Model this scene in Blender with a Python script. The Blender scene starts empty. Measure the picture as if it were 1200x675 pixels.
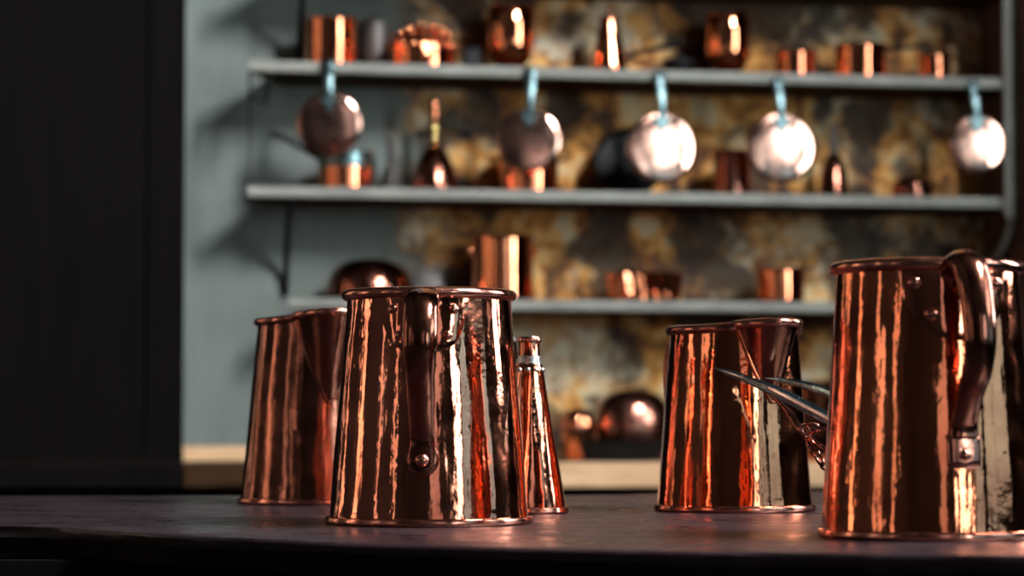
import bpy, bmesh, math, random
from mathutils import Vector, Matrix, noise
random.seed(7)
PI = math.pi
sc = bpy.context.scene
COL = sc.collection
R = math.radians

# ------------------------------------------------------------------ camera
T = 0.78                      # height of the table top above the floor
EYE = T + 0.12
F = 3000.0                    # focal length in pixels of the 1200 px frame
PITCH = math.atan(152.5 / F)
cam_d = bpy.data.cameras.new('camera')
cam_d.sensor_width = 36; cam_d.lens = 36 * F / 1200
cam_d.clip_start = 0.05; cam_d.clip_end = 60
cam_d.dof.use_dof = True; cam_d.dof.focus_distance = 2.95; cam_d.dof.aperture_fstop = 4.6
cam = bpy.data.objects.new('camera', cam_d); COL.objects.link(cam)
cam.location = (0, 0, EYE); cam.rotation_euler = (PI/2 + PITCH, 0, 0)
sc.camera = cam

def ray(px, py):
    x = (px - 600) / F; y = (337.5 - py) / F
    return Vector((x, math.cos(PITCH) - y*math.sin(PITCH), math.sin(PITCH) + y*math.cos(PITCH)))
def at(px, py, Y):
    """point of the room at depth Y that the photo shows at a pixel"""
    r = ray(px, py); return Vector((0, 0, EYE)) + r * (Y / r.y)
def on_level(px, py, z=T):
    r = ray(px, py); return Vector((0, 0, EYE)) + r * ((z - EYE) / r.z)

# the shelf wall runs away to the right by 10 degrees; 'off' is the distance behind the shelf fronts
YAW = R(10)
Y0 = 7.0
def wall_pt(px, py, off=0.0):
    r = ray(px, py)
    n = Vector((math.sin(YAW), -math.cos(YAW), 0))
    p0 = Vector((0, Y0, EYE)) - n * off
    o = Vector((0, 0, EYE))
    return o + r * ((p0 - o).dot(n) / r.dot(n))

# ------------------------------------------------------------------ materials
def mat(name):
    m = bpy.data.materials.new(name); m.use_nodes = True
    nt = m.node_tree; b = nt.nodes['Principled BSDF']
    return m, nt, b
def nd(nt, t, **kw):
    n = nt.nodes.new(t)
    for k, v in kw.items(): setattr(n, k, v)
    return n
def coords(nt, scale=(1, 1, 1)):
    tc = nd(nt, 'ShaderNodeTexCoord'); mp = nd(nt, 'ShaderNodeMapping')
    mp.inputs['Scale'].default_value = scale
    nt.links.new(tc.outputs['Object'], mp.inputs['Vector']); return mp.outputs['Vector']
def tex(nt, vec, scale, detail=3, rough=.55, dist=0.0):
    n = nd(nt, 'ShaderNodeTexNoise'); n.inputs['Scale'].default_value = scale
    n.inputs['Detail'].default_value = detail; n.inputs['Roughness'].default_value = rough
    n.inputs['Distortion'].default_value = dist
    nt.links.new(vec, n.inputs['Vector']); return n.outputs['Fac']
def ramp(nt, fac, stops):
    r = nd(nt, 'ShaderNodeValToRGB'); e = r.color_ramp.elements
    while len(e) < len(stops): e.new(0.5)
    for i, (p, c) in enumerate(stops):
        e[i].position = p; e[i].color = (*c, 1) if len(c) == 3 else c
    nt.links.new(fac, r.inputs['Fac']); return r.outputs['Color']
def mix(nt, fac, a, b, mode='MIX'):
    n = nd(nt, 'ShaderNodeMix', data_type='RGBA', blend_type=mode)
    if isinstance(fac, float): n.inputs[0].default_value = fac
    else: nt.links.new(fac, n.inputs[0])
    for i, v in ((6, a), (7, b)):
        if isinstance(v, tuple): n.inputs[i].default_value = (*v, 1)
        else: nt.links.new(v, n.inputs[i])
    return n.outputs[2]
def mrange(nt, v, a, b, c, d, smooth=False):
    n = nd(nt, 'ShaderNodeMapRange')
    if smooth: n.interpolation_type = 'SMOOTHSTEP'
    for k, x in zip(('From Min', 'From Max', 'To Min', 'To Max'), (a, b, c, d)): n.inputs[k].default_value = x
    nt.links.new(v, n.inputs['Value']); return n.outputs['Result']
def math_n(nt, op, a, b=None):
    n = nd(nt, 'ShaderNodeMath', operation=op)
    for i, v in enumerate((a, b)):
        if v is None: continue
        if isinstance(v, (float, int)): n.inputs[i].default_value = v
        else: nt.links.new(v, n.inputs[i])
    return n.outputs[0]
def bump(nt, b, h, strength, dist, prev=None):
    n = nd(nt, 'ShaderNodeBump'); n.inputs['Strength'].default_value = strength
    n.inputs['Distance'].default_value = dist
    nt.links.new(h, n.inputs['Height'])
    if prev: nt.links.new(prev, n.inputs['Normal'])
    nt.links.new(n.outputs['Normal'], b.inputs['Normal']); return n.outputs['Normal']

def metal(name, c1, c2, r0, r1, wob=.38, fine=.19, scale=9.0, patch=(.35, .65)):
    m, nt, b = mat(name)
    b.inputs['Metallic'].default_value = 1
    v = coords(nt); vs = coords(nt, (1, 1, .07))
    n1 = tex(nt, v, scale, 5, .6)
    c = ramp(nt, n1, [(patch[0], c1), (patch[1], c2)])
    nt.links.new(c, b.inputs['Base Color'])
    n2 = tex(nt, v, scale*2.3, 6, .7)
    nt.links.new(mrange(nt, n2, .35, .7, r0, r1), b.inputs['Roughness'])
    p = bump(nt, b, tex(nt, vs, 30, 3, .5), wob, .0045)
    p = bump(nt, b, tex(nt, v, 42, 3, .5), fine, .0035, p)
    return m
M = {}
COP1, COP2 = (.93, .37, .21), (.62, .20, .11)
M['copper'] = metal('polished_copper', (.93, .33, .20), (.56, .17, .10), .04, .15)
M['copper_warm'] = metal('warm_copper', (.95, .30, .14), (.58, .15, .075), .04, .15)
M['copper_shelf'] = metal('bright_shelf_copper', (.97, .36, .18), (.74, .22, .11), .05, .09, wob=.06, fine=.04)
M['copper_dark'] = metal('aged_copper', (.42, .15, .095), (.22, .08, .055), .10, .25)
M['copper_brown'] = metal('tarnished_copper', (.42, .16, .11), (.20, .08, .06), .14, .30, scale=14)
M['copper_rim'] = metal('copper_rim', (.80, .32, .22), (.42, .16, .12), .12, .30, wob=.1, scale=24)
M['copper_disc'] = metal('lid_copper', (.88, .52, .41), (.62, .31, .23), .08, .24, wob=.06, fine=.05, scale=7)
M['tin'] = metal('tinned_copper', (.62, .60, .58), (.34, .30, .30), .18, .38)
M['pewter'] = metal('dull_pewter', (.16, .14, .13), (.08, .07, .07), .55, .7)
M['iron'] = metal('forged_iron', (.20, .29, .30), (.08, .12, .13), .22, .42, wob=.1, scale=18)
M['steel'] = metal('steel', (.42, .55, .60), (.25, .36, .40), .16, .30, wob=.05, scale=20)

M['brass'] = metal('brass', (.85, .60, .22), (.55, .36, .12), .15, .30, wob=.05)

def paint(name, c1, c2, scale=5, rough=.6, spec=.4, bstr=.2, stretch=(1, 1, 1)):
    m, nt, b = mat(name); v = coords(nt, stretch)
    nt.links.new(ramp(nt, tex(nt, v, scale, 6, .65), [(.35, c1), (.68, c2)]), b.inputs['Base Color'])
    b.inputs['Roughness'].default_value = rough
    b.inputs['Specular IOR Level'].default_value = spec
    bump(nt, b, tex(nt, v, scale*9, 4, .6), bstr, .003)
    return m
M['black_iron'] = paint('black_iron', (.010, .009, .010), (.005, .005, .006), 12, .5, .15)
M['shelf_paint'] = paint('grey_green_shelf_paint', (.26, .25, .215), (.16, .155, .13), 9, .55)
M['dark_wood'] = paint('near_black_wood', (.004, .0024, .0026), (.002, .0014, .0014), 3, .75, .06, .1, (8, 8, .7))  # also stands in for shade on the table edge and worktop end
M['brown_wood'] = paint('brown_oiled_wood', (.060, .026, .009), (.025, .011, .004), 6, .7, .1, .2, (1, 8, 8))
M['pale_wood'] = paint('pale_scrubbed_wood', (.85, .52, .30), (.66, .38, .20), 6, .6, .2, .2, (1.5, 9, 9))
M['plaster_dark'] = paint('dark_room_plaster', (.009, .007, .007), (.005, .004, .004), 2, .85, .2)
M['stone_floor'] = paint('dark_stone_floor', (.015, .012, .012), (.008, .007, .007), 3, .6, .2)
M['ceiling'] = paint('smoky_ceiling', (.02, .017, .015), (.012, .01, .01), 2, .9, .1)
M['frame_paint'] = paint('window_frame_paint', (.35, .36, .34), (.28, .28, .27), 5, .5)
M['pink_wall'] = paint('reddish_plaster', (.20, .11, .09), (.09, .05, .045), 9, .8, .2)

def table_mat():
    m, nt, b = mat('dark_table_wood'); v = coords(nt, (1, 7, 7)); v1 = coords(nt)
    g = tex(nt, v, 6, 6, .65, .3)
    base = ramp(nt, g, [(.3, (.026, .012, .015)), (.7, (.011, .006, .008))])
    nt.links.new(base, b.inputs['Base Color'])
    sp = tex(nt, v1, 11, 6, .7)
    nt.links.new(mrange(nt, sp, .35, .68, .22, .50), b.inputs['Roughness'])
    b.inputs['Specular IOR Level'].default_value = .38
    p = bump(nt, b, tex(nt, v1, 60, 5, .7), .35, .0015)
    bump(nt, b, g, .25, .002, p)
    return m
M['table'] = table_mat()

def wall_mat():
    """grey-green paint at the left, stained ochre, brown and chalky plaster behind the shelves"""
    m, nt, b = mat('stained_kitchen_wall'); v = coords(nt)
    sx = nd(nt, 'ShaderNodeSeparateXYZ'); nt.links.new(v, sx.inputs[0]); X = sx.outputs['X']
    big = tex(nt, v, 2.6, 6, .62, .4); mid = tex(nt, v, 7.5, 7, .68, .5); fine = tex(nt, v, 26, 5, .7)
    stain = ramp(nt, mid, [(.38, (.045, .018, .008)), (.45, (.28, .10, .018)), (.51, (.78, .34, .06)), (.58, (.80, .56, .28)), (.68, (.66, .66, .50))])
    chalk = ramp(nt, fine, [(.38, (.42, .20, .07)), (.52, (.84, .68, .46)), (.7, (.74, .76, .64))])
    mott = mix(nt, mrange(nt, big, .52, .63, 0, 1, True), stain, chalk)
    dark = mix(nt, mrange(nt, tex(nt, v, 4.1, 5, .6, .3), .46, .58, 0, .93, True), mott, (.030, .014, .008))
    grey = ramp(nt, tex(nt, coords(nt, (3, 1, .8)), 3.2, 5, .6), [(.3, (.185, .205, .183)), (.7, (.13, .147, .133))])
    e = math_n(nt, 'ADD', X, math_n(nt, 'MULTIPLY', math_n(nt, 'SUBTRACT', big, .5), .9))
    f = mrange(nt, e, .36, .62, 0, 1, True)
    nt.links.new(mix(nt, f, grey, dark), b.inputs['Base Color'])
    b.inputs['Roughness'].default_value = .75
    bump(nt, b, mid, .3, .01)
    return m
M['kitchen_wall'] = wall_mat()

def glow(name, c, s):
    m, nt, b = mat(name)
    b.inputs['Base Color'].default_value = (.3, .3, .3, 1)
    b.inputs['Emission Color'].default_value = (*c, 1); b.inputs['Emission Strength'].default_value = s
    return m
M['day_key'] = glow('bright_daylight_pane', (.92, .97, 1.0), 200.0)
M['fill_pink'] = glow('pink_fill_pane', (1.0, .74, .74), .40)  # unseen pane added for pink light on lids and jugs
M['day_low'] = glow('lower_daylight_pane', (.84, .97, 1.0), 24.0)
M['day_mid'] = glow('middle_daylight_pane', (.84, .97, 1.0), 9.0)
M['day_cool'] = glow('daylight_pane', (.80, .97, 1.0), 11.0)
M['fill_cyan'] = glow('cyan_fill_pane', (.35, .78, 1.0), 1.5)  # unseen panes added to grey the right sides of the jugs
M['day_warm'] = glow('warm_pane', (1.0, .62, .34), 2.6)  # tint set, and extra unseen panes added, for orange streaks on copper
M['fill_warm'] = glow('warm_fill_pane', (1.0, .60, .34), .9)  # unseen dim panes added for brown bands in the jugs

# ------------------------------------------------------------------ objects
def link(name, me, m, parent=None, smooth=True, sharp=40):
    me.materials.append(m)
    if smooth:
        for p in me.polygons: p.use_smooth = True
        me.set_sharp_from_angle(angle=R(sharp))
    o = bpy.data.objects.new(name, me); COL.objects.link(o)
    if parent: o.parent = parent
    return o
def obj(name, bm, m, parent=None, smooth=True, sharp=40):
    bmesh.ops.recalc_face_normals(bm, faces=bm.faces)
    me = bpy.data.meshes.new(name); bm.to_mesh(me); bm.free()
    return link(name, me, m, parent, smooth, sharp)
def tag(o, label, cat, group=None):
    o['label'] = label; o['category'] = cat
    if group: o['group'] = group
    return o
def thing(name, label, cat, loc=(0, 0, 0), rz=0, group=None):
    o = bpy.data.objects.new(name, None); COL.objects.link(o)
    o.location = loc; o.rotation_euler = (0, 0, rz); o.empty_display_size = .05
    return tag(o, label, cat, group)
def struct(o):
    o['kind'] = 'structure'; return o

def add_box(bm, lo, hi, bev=0.0, mtx=None):
    r = bmesh.ops.create_cube(bm, size=1)
    vs = r['verts']
    for v in vs:
        v.co = Vector([lo[i] + (v.co[i] + .5) * (hi[i] - lo[i]) for i in range(3)])
    if bev > 0:
        es = list({e for v in vs for e in v.link_edges})
        rr = bmesh.ops.bevel(bm, geom=es, offset=bev, segments=2, affect='EDGES', profile=.6)
        vs = [v for v in rr['verts']]
    if mtx is not None:
        allv = set(vs)
        for v in allv: v.co = mtx @ v.co
    return bm
def box(lo, hi, bev=0.0):
    bm = bmesh.new(); add_box(bm, lo, hi, bev); return bm

def lathe(prof, seg=64, fn=None, close=True):
    """prof: list of (r, z). fn(r, z, a) -> (r, z) lets the wall be fluted or dented"""
    bm = bmesh.new(); rings = []
    for r, z in prof:
        if r < 1e-6:
            rings.append([bm.verts.new((0, 0, z))]); continue
        ring = []
        for k in range(seg):
            a = 2*PI*k/seg; rr, zz = (r, z) if fn is None else fn(r, z, a)
            ring.append(bm.verts.new((rr*math.cos(a), rr*math.sin(a), zz)))
        rings.append(ring)
    for A, B in zip(rings, rings[1:]):
        for k in range(seg):
            k2 = (k+1) % seg
            if len(A) == 1 and len(B) == 1: continue
            if len(A) == 1: bm.faces.new((A[0], B[k], B[k2]))
            elif len(B) == 1: bm.faces.new((A[k], A[k2], B[0]))
            else: bm.faces.new((A[k], A[k2], B[k2], B[k]))
    return bm

def catmull(pts, n=10, closed=False):
    P = [Vector(p) for p in pts]; out = []
    m = len(P)
    for i in range(m if closed else m-1):
        g = (lambda k: P[k % m]) if closed else (lambda k: P[max(0, min(m-1, k))])
        a, b, c, d = g(i-1), g(i), g(i+1), g(i+2)
        for s in range(n):
            t = s/n
            out.append(.5*((2*b) + (c-a)*t + (2*a-5*b+4*c-d)*t*t + (-a+3*b-3*c+d)*t**3))
    if not closed: out.append(P[-1].copy())
    return out

def sweep(bm, path, ra, rb=None, seg=12, ref=(0, 0, 1), closed=False, power=2.0):
    """tube along path; ra = half size along ref-side axis, rb = half size along the other; both numbers or functions of 0..1"""
    P = [Vector(p) for p in path]; n = len(P); ref = Vector(ref)
    rb = ra if rb is None else rb
    fa = ra if callable(ra) else (lambda t: ra)
    fb = rb if callable(rb) else (lambda t: rb)
    rings = []
    for i, p in enumerate(P):
        if closed: tg = P[(i+1) % n] - P[i-1]
        else: tg = P[min(n-1, i+1)] - P[max(0, i-1)]
        tg.normalize()
        u = (ref - tg*ref.dot(tg))
        if u.length < 1e-4: u = tg.orthogonal()
        u.normalize(); w = tg.cross(u)
        t = i/(n-1)
        ring = []
        for k in range(seg):
            a = 2*PI*k/seg; ca, sa = math.cos(a), math.sin(a)
            if power != 2.0:
                ca = math.copysign(abs(ca)**(2/power), ca); sa = math.copysign(abs(sa)**(2/power), sa)
            ring.append(bm.verts.new(p + u*fa(t)*ca + w*fb(t)*sa))
        rings.append(ring)
    m = n if closed else n-1
    for i in range(m):
        A, B = rings[i], rings[(i+1) % n]
        for k in range(seg):
            bm.faces.new((A[k], A[(k+1) % seg], B[(k+1) % seg], B[k]))
    if not closed:
        bm.faces.new(list(reversed(rings[0]))); bm.faces.new(rings[-1])
    return bm

def dome(bm, c, n, r, h, seg=14, rings=5):
    """rivet head on a surface: centre, outward normal"""
    n = Vector(n).normalized(); u = n.orthogonal().normalized(); w = n.cross(u); c = Vector(c)
    rs = []
    for i in range(rings):
        a = PI/2*i/rings
        rs.append([bm.verts.new(c + (u*math.cos(2*PI*k/seg) + w*math.sin(2*PI*k/seg))*r*math.cos(a) + n*h*math.sin(a)) for k in range(seg)])
    top = bm.verts.new(c + n*h)
    for A, B in zip(rs, rs[1:]):
        for k in range(seg): bm.faces.new((A[k], A[(k+1) % seg], B[(k+1) % seg], B[k]))
    for k in range(seg): bm.faces.new((rs[-1][k], rs[-1][(k+1) % seg], top))
    bm.faces.new(list(reversed(rs[0])))
    return bm

# ------------------------------------------------------------------ measuring jugs
class Jug:
    def __init__(s, name, label, loc, H, rb, rt, cat='jug', seed=0, m='copper', spout=None, rim_r=.0052):
        s.t = thing(name, label, cat, loc); s.H, s.rb, s.rt, s.seed = H, rb, rt, seed
        s.z0 = .0; s.m = M[m]; s.rim_r = rim_r; s.spout = spout
        s.build()
    def rad(s, z):
        return s.rb + (s.rt - s.rb) * min(1, max(0, z/s.H))
    def dent(s, a, z):
        p = Vector((math.cos(a)*2.2, math.sin(a)*2.2, z*7 + s.seed*9))
        q = Vector((math.cos(a)*7, math.sin(a)*7, z*9 + s.seed*5))
        return .0012*noise.noise(p) + .00045*noise.noise(q)
    def P(s, a, z, off=0.0):
        r = s.rad(z) + off; return Vector((r*math.cos(a), r*math.sin(a), z))
    def build(s):
        H = s.H; th = .0018; seg = 128
        zs = [.004 + (H-.006)*i/44 for i in range(45)]
        bm = bmesh.new(); out = []; inn = []
        for z in zs:
            k_ = min(1, z/.02) * min(1, (H-z)/.01)
            out.append([bm.verts.new(s.P(2*PI*k/seg, z, s.dent(2*PI*k/seg, z)*k_)) for k in range(seg)])
        for z in reversed(zs[1:]):
            inn.append([bm.verts.new(s.P(2*PI*k/seg, z, -th + s.dent(2*PI*k/seg, z)*.9)) for k in range(seg)])
        rings = out + inn
        sp = s.spout
        def in_spout(a, z):
            if not sp: return False
            t = (z - sp['z0'])/(H - sp['z0'])
            if t < .35: return False
            d = (a - sp['az'] + PI) % (2*PI) - PI
            return abs(d) < sp['w']*t**.8*.72
        for i, (A, B) in enumerate(zip(rings, rings[1:])):
            for k in range(seg):
                z = (A[k].co.z + B[k].co.z)/2
                if in_spout(2*PI*(k+.5)/seg, z): continue
                bm.faces.new((A[k], A[(k+1) % seg], B[(k+1) % seg], B[k]))
        c = bm.verts.new((0, 0, .004)); c2 = bm.verts.new((0, 0, .007))
        for k in range(seg):
            bm.faces.new((out[0][(k+1) % seg], out[0][k], c)); bm.faces.new((inn[-1][k], inn[-1][(k+1) % seg], c2))
        obj('body', bm, s.m, s.t)
        # folded foot band
        r = s.rb
        pr = [(r-.004, .001), (r+.0022, 0), (r+.0042, .0018), (r+.0046, .0046), (r+.0036, .0078), (r+.0006, .0092), (r-.003, .0085), (r-.004, .001)]
        obj('foot_band', lathe(pr, 128), M['copper_rim'], s.t)
        # rolled rim, following the spout edge where there is one
        path = []
        n = 120
        for k in range(n):
            a = 2*PI*k/n
            d = 0
            if sp:
                d = (a - sp['az'] + PI) % (2*PI) - PI
                if abs(d) < sp['w']*1.001:
                    continue
                rise = sp['rise'] * .45 * max(0, 1 - (abs(d)-sp['w'])/.7)**2
            else: rise = 0
            path.append((a, s.P(a, H-.002, .0008) + Vector((0, 0, rise))))
        if sp:
            path.sort(key=lambda q: (q[0] - sp['az']) % (2*PI))
            path = [q[1] for q in path] + [s.spout_pt(u, 1.0) for u in [-1 + 2*i/36 for i in range(37)]]
        else: path = [q[1] for q in path]
        bm = bmesh.new(); sweep(bm, path, s.rim_r, s.rim_r*1.05, 12, closed=True)
        obj('rim', bm, M['copper_rim'], s.t)
        if sp: s.build_spout()
    def spout_pt(s, u, t, off=0.0):
        sp = s.spout; H = s.H
        z = sp['z0'] + (H - sp['z0'])*t
        w = sp['w']*t**.8
        a = sp['az'] + w*u
        shape = (1 - abs(u)**1.25)
        if abs(u) < .22: shape = (1 - .22**1.25) + .035*(1-(u/.22)**2)
        e = sp['out'] * t**1.15 * shape
        rise = sp['rise']*(.45 + .55*(1-abs(u)))*max(0, (t-.45)/.55)**2
        p = s.P(a, z, e + .0012 + off); p.z += rise
        return p
    def build_spout(s):
        bm = bmesh.new(); nu, nt_ = 48, 26
        def sheet(off):
            g = []
            for j in range(nt_+1):
                t = .012 + .988*j/nt_
                g.append([bm.verts.new(s.spout_pt(-1 + 2*i/nu, t, off)) for i in range(nu+1)])
            return g
        A, B = sheet(.0), sheet(-.0016)
        for G in (A, B):
            for j in range(nt_):
                for i in range(nu): bm.faces.new((G[j][i], G[j][i+1], G[j+1][i+1], G[j+1][i]))
        for i in range(nu):
            bm.faces.new((A[0][i], A[0][i+1], B[0][i+1], B[0][i])); bm.faces.new((A[-1][i], A[-1][i+1], B[-1][i+1], B[-1][i]))
        for j in range(nt_):
            for i in (0, nu): bm.faces.new((A[j][i], A[j+1][i], B[j+1][i], B[j][i]))
        so = obj('spout', bm, M['copper_dark'], s.t, sharp=60)
        # soldered seam around the foot of the spout
        bm = bmesh.new()
        L = [s.spout_pt(-1, 1-i/20*.98, .0006) for i in range(21)] + [s.spout_pt(1, .02+i/20*.98, .0006) for i in range(21)]
        sweep(bm, L, .0022, .0016, 8); obj('seam', bm, s.m, so)
    def patch(s, az, outline, th, m, parent, name='handle_plate', rings=6):
        """plate hammered to the cone: outline in (sideways metres, z)"""
        cx = sum(p[0] for p in outline)/len(outline); cz = sum(p[1] for p in outline)/len(outline)
        bm = bmesh.new(); R_ = []
        def pt(x, z, off):
            return s.P(az + x/s.rad(z), z, off)
        c = bm.verts.new(pt(cx, cz, th))
        for j in range(1, rings+1):
            q = j/rings; off = th*(1 if j < rings-1 else (.9 if j == rings-1 else .45))
            R_.append([bm.verts.new(pt(cx + (x-cx)*q, cz + (z-cz)*q, off + .0003)) for x, z in outline])
        R_.append([bm.verts.new(pt(x, z, -.0012)) for x, z in outline])
        n = len(outline)
        for k in range(n): bm.faces.new((c, R_[0][k], R_[0][(k+1) % n]))
        for A, B in zip(R_, R_[1:]):
            for k in range(n): bm.faces.new((A[k], A[(k+1) % n], B[(k+1) % n], B[k]))
        o = obj(name, bm, m, parent)
        return o
    def rivets(s, az, pts, r, h, parent, base=.002, m=None):
        for x, z in pts:
            a = az + x/s.rad(z); bm = bmesh.new()
            nrm = Vector((math.cos(a), math.sin(a), (s.rb-s.rt)/s.H))
            dome(bm, s.P(a, z, base), nrm, r, h)
            obj('rivet', bm, m or M['copper_rim'], parent)
    def handle(s, az, prof, wa, wb, tail, m='copper_dark'):
        """prof: (outward from body axis minus rim radius, z) list"""
        ca, sa = math.cos(az), math.sin(az)
        pts = [Vector(((s.rt+q)*ca, (s.rt+q)*sa, z)) for q, z in prof]
        path = catmull(pts, 10)
        bm = bmesh.new()
        side = Vector((-sa, ca, 0))
        sweep(bm, path, wa, wb, 20, ref=side)
        h = obj('handle', bm, M[m], s.t, sharp=70)
        return h

def smooth_outline(pts, n=8):
    return [(p.x, p.y) for p in catmull([(x, y, 0) for x, y in pts], n, closed=True)]
def lerp_f(keys):
    def f(t):
        for (a, x), (b, y) in zip(keys, keys[1:]):
            if t <= b:
                q = (t-a)/(b-a); q = q*q*(3-2*q); return x + (y-x)*q
        return keys[-1][1]
    return f
def base_loc(px, py_base, r_px):
    """centre of a round foot whose front edge shows at py_base"""
    p = on_level(px, py_base); rr = r_px/F*p.y
    return Vector((0, 0, T)) + Vector(((px-600)/F*(p.y+rr), p.y + rr, 0))

# jug B: front, handle to the viewer
D = 2.93
jl = Vector(((503-600)/F*D, D, T)); s_ = D/F
jb = Jug('measuring_jug', 'wide copper jug in front at left, its thick strap handle facing us', jl, 268*s_, 117*s_, 95*s_, seed=1, rim_r=.0064)
az = -PI/2 - R(2)
H = jb.H
ol = smooth_outline([(-.049, H-.006), (-.047, H-.035), (-.036, H-.058), (-.018, H-.068), (0, H-.066), (.018, H-.068), (.036, H-.058), (.046, H-.035), (.048, H-.006), (0, H-.004)])
pl = jb.patch(az, ol, .0032, M['copper'], jb.t)
jb.rivets(az, [(-.034, H-.021), (.033, H-.021), (-.026, H-.050), (.0265, H-.050)], .0058, .0042, pl, .0032)
jb.handle(az, [(-.006, H-.022), (.004, H-.014), (.022, H-.0125), (.042, H-.024), (.054, H-.055), (.050, H-.085), (.036, H-.115), (.026, H-.138), (.0195, H-.16), (.0185, H-.176), (.0192, H-.190)],
          lerp_f([(0, .022), (.15, .0205), (.35, .0195), (.6, .0155), (.8, .0135), (.93, .0145), (1, .013)]), lerp_f([(0, .012), (.3, .014), (.6, .011), (.85, .006), (1, .0035)]), None)
zt = H-.187
ol = smooth_outline([(.0185*math.cos(k*PI/6), zt + .0195*math.sin(k*PI/6)) for k in range(12)], 3)
p2 = jb.patch(az, ol, .0042, M['copper_dark'], jb.t, 'tail_plate')
jb.rivets(az, [(0, zt-.001)], .0078, .0055, p2, .0068)

# jug D: at the right edge of the picture, handle turned to the right
D = 2.60
jl = Vector(((1087-600)/F*D, D, T)); s_ = D/F
jd = Jug('measuring_jug', 'largest copper jug at the right edge, its handle rising above the rim', jl, 316*s_, 125*s_, 105*s_, seed=4, rim_r=.0066, m='copper_warm')
az = -PI/2 + R(10); H = jd.H
ol = smooth_outline([(-.058, H-.007), (-.056, H-.030), (-.046, H-.052), (-.026, H-.071), (0, H-.078), (.026, H-.071), (.046, H-.052), (.056, H-.030), (.058, H-.007), (0, H-.005)])
pl = jd.patch(az, ol, .0025, M['copper'], jd.t)
jd.rivets(az, [(-.043, H-.021), (.043, H-.021), (-.028, H-.052), (.028, H-.052)], .0068, .0048, pl, .0024)
jd.handle(az, [(-.008, H-.024), (.002, H-.008), (.018, H-.003), (.038, H-.012), (.050, H-.034), (.058, H-.060), (.060, H-.086), (.052, H-.108), (.036, H-.126), (.024, H-.142), (.0145, H-.158), (.0150, H-.172)],
          lerp_f([(0, .020), (.2, .0185), (.45, .0165), (.65, .0145), (.8, .0135), (1, .0145)]), lerp_f([(0, .012), (.3, .015), (.6, .0125), (.85, .008), (1, .004)]), None)
zt = H-.186
ol = smooth_outline([(-.0165, zt-.012), (-.0135, zt-.016), (0, zt-.0168), (.0135, zt-.016), (.0165, zt-.012), (.0165, zt+.010), (.0165, zt+.016), (0, zt+.017), (-.0165, zt+.016), (-.0165, zt+.010)], 4)
p2 = jd.patch(az, ol, .0045, M['copper_rim'], jd.t, 'tail_plate')
jd.rivets(az, [(0, zt-.004)], .0062, .0045, p2, .0046)

# jug C: centre right, spout forward
D = 3.33
jl = Vector(((860-600)/F*D, D, T)); s_ = D/F
jc = Jug('measuring_jug', 'copper jug with a pointed spout, standing left of the largest jug', jl, 212*s_, 91*s_, 74*s_, seed=2, rim_r=.0060, m='copper_warm',
         spout=dict(az=-PI/2 + R(28), w=R(31), z0=.138, out=.045, rise=.006))
az = PI - R(52); H = jc.H
jc.handle(az, [(-.006, H-.010), (.006, H-.004), (.024, H-.010), (.036, H-.035), (.038, H-.075), (.032, H-.110), (.024, H-.135), (.018, H-.15)],
          lerp_f([(0, .016), (.5, .014), (1, .012)]), lerp_f([(0, .010), (.5, .010), (1, .004)]), None, 'copper_brown')
ol = smooth_outline([(-.04, H-.006), (-.034, H-.045), (0, H-.062), (.034, H-.045), (.04, H-.006), (0, H-.004)])
jc.patch(az, ol, .002, M['copper'], jc.t)

# jug A: back left, dark copper, spout forward
D = 3.62
jl = Vector(((372-600)/F*D, D, T)); s_ = D/F
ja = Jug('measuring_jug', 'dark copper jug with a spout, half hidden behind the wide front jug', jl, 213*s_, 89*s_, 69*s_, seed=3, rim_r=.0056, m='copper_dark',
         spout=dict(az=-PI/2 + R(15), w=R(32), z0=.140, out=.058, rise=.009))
az = PI/2 + R(15); H = ja.H
ja.handle(az, [(-.006, H-.010), (.006, H-.004), (.030, H-.010), (.046, H-.035), (.046, H-.075), (.036, H-.110), (.026, H-.135), (.019, H-.15)],
          lerp_f([(0, .016), (.5, .014), (1, .012)]), lerp_f([(0, .010), (.5, .010), (1, .004)]), None, 'copper_brown')

# narrow-necked flask behind jug B
D = 3.24; s_ = D/F
fl = thing('copper_flask', 'narrow conical copper flask with a riveted collar, behind the wide front jug', 'flask', Vector(((620-600)/F*D, D, T)))
prof = [(0, .003), (44*s_-.002, .003), (43*s_, .006)]
for i in range(30):
    t = i/29; z = .008 + (172*s_-.008)*t; prof.append(((43 - 27*t**1.0)*s_, z))
prof += [(12.5*s_, 180*s_), (12*s_, 200*s_), (10.8*s_, 200*s_), (11*s_, 178*s_), (0, 170*s_)]
obj('body', lathe(prof, 72, lambda r, z, a: (r + .0008*noise.noise(Vector((math.cos(a)*2, math.sin(a)*2, z*12))) , z)), M['copper'], fl)
r = 43*s_
obj('foot_band', lathe([(r-.003, .0008), (r+.002, 0), (r+.004, .003), (r+.003, .008), (r, .009), (r-.003, .008)], 72), M['copper_rim'], fl)
r = 12*s_; z = 203*s_
obj('rim', lathe([(r-.002, z-.003), (r+.002, z-.004), (r+.003, z), (r+.0015, z+.0035), (r-.001, z+.003), (r-.002, z-.003)], 40), M['copper_rim'], fl)
cl = obj('collar', lathe([(13.2*s_, 184*s_), (13.8*s_, 183.5*s_), (16*s_, 168*s_), (16.8*s_, 163*s_), (15.8*s_, 163*s_), (13.2*s_, 184*s_)], 40), M['tin'], fl)
for k in range(10):
    a = 2*PI*k/10 + .2; bm = bmesh.new()
    dome(bm, (16.4*s_*math.cos(a), 16.4*s_*math.sin(a), 167.5*s_), (math.cos(a), math.sin(a), .15), .0035, .003, 10, 4)
    obj('rivet', bm, M['tin'], cl)
bm = bmesh.new()
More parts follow.
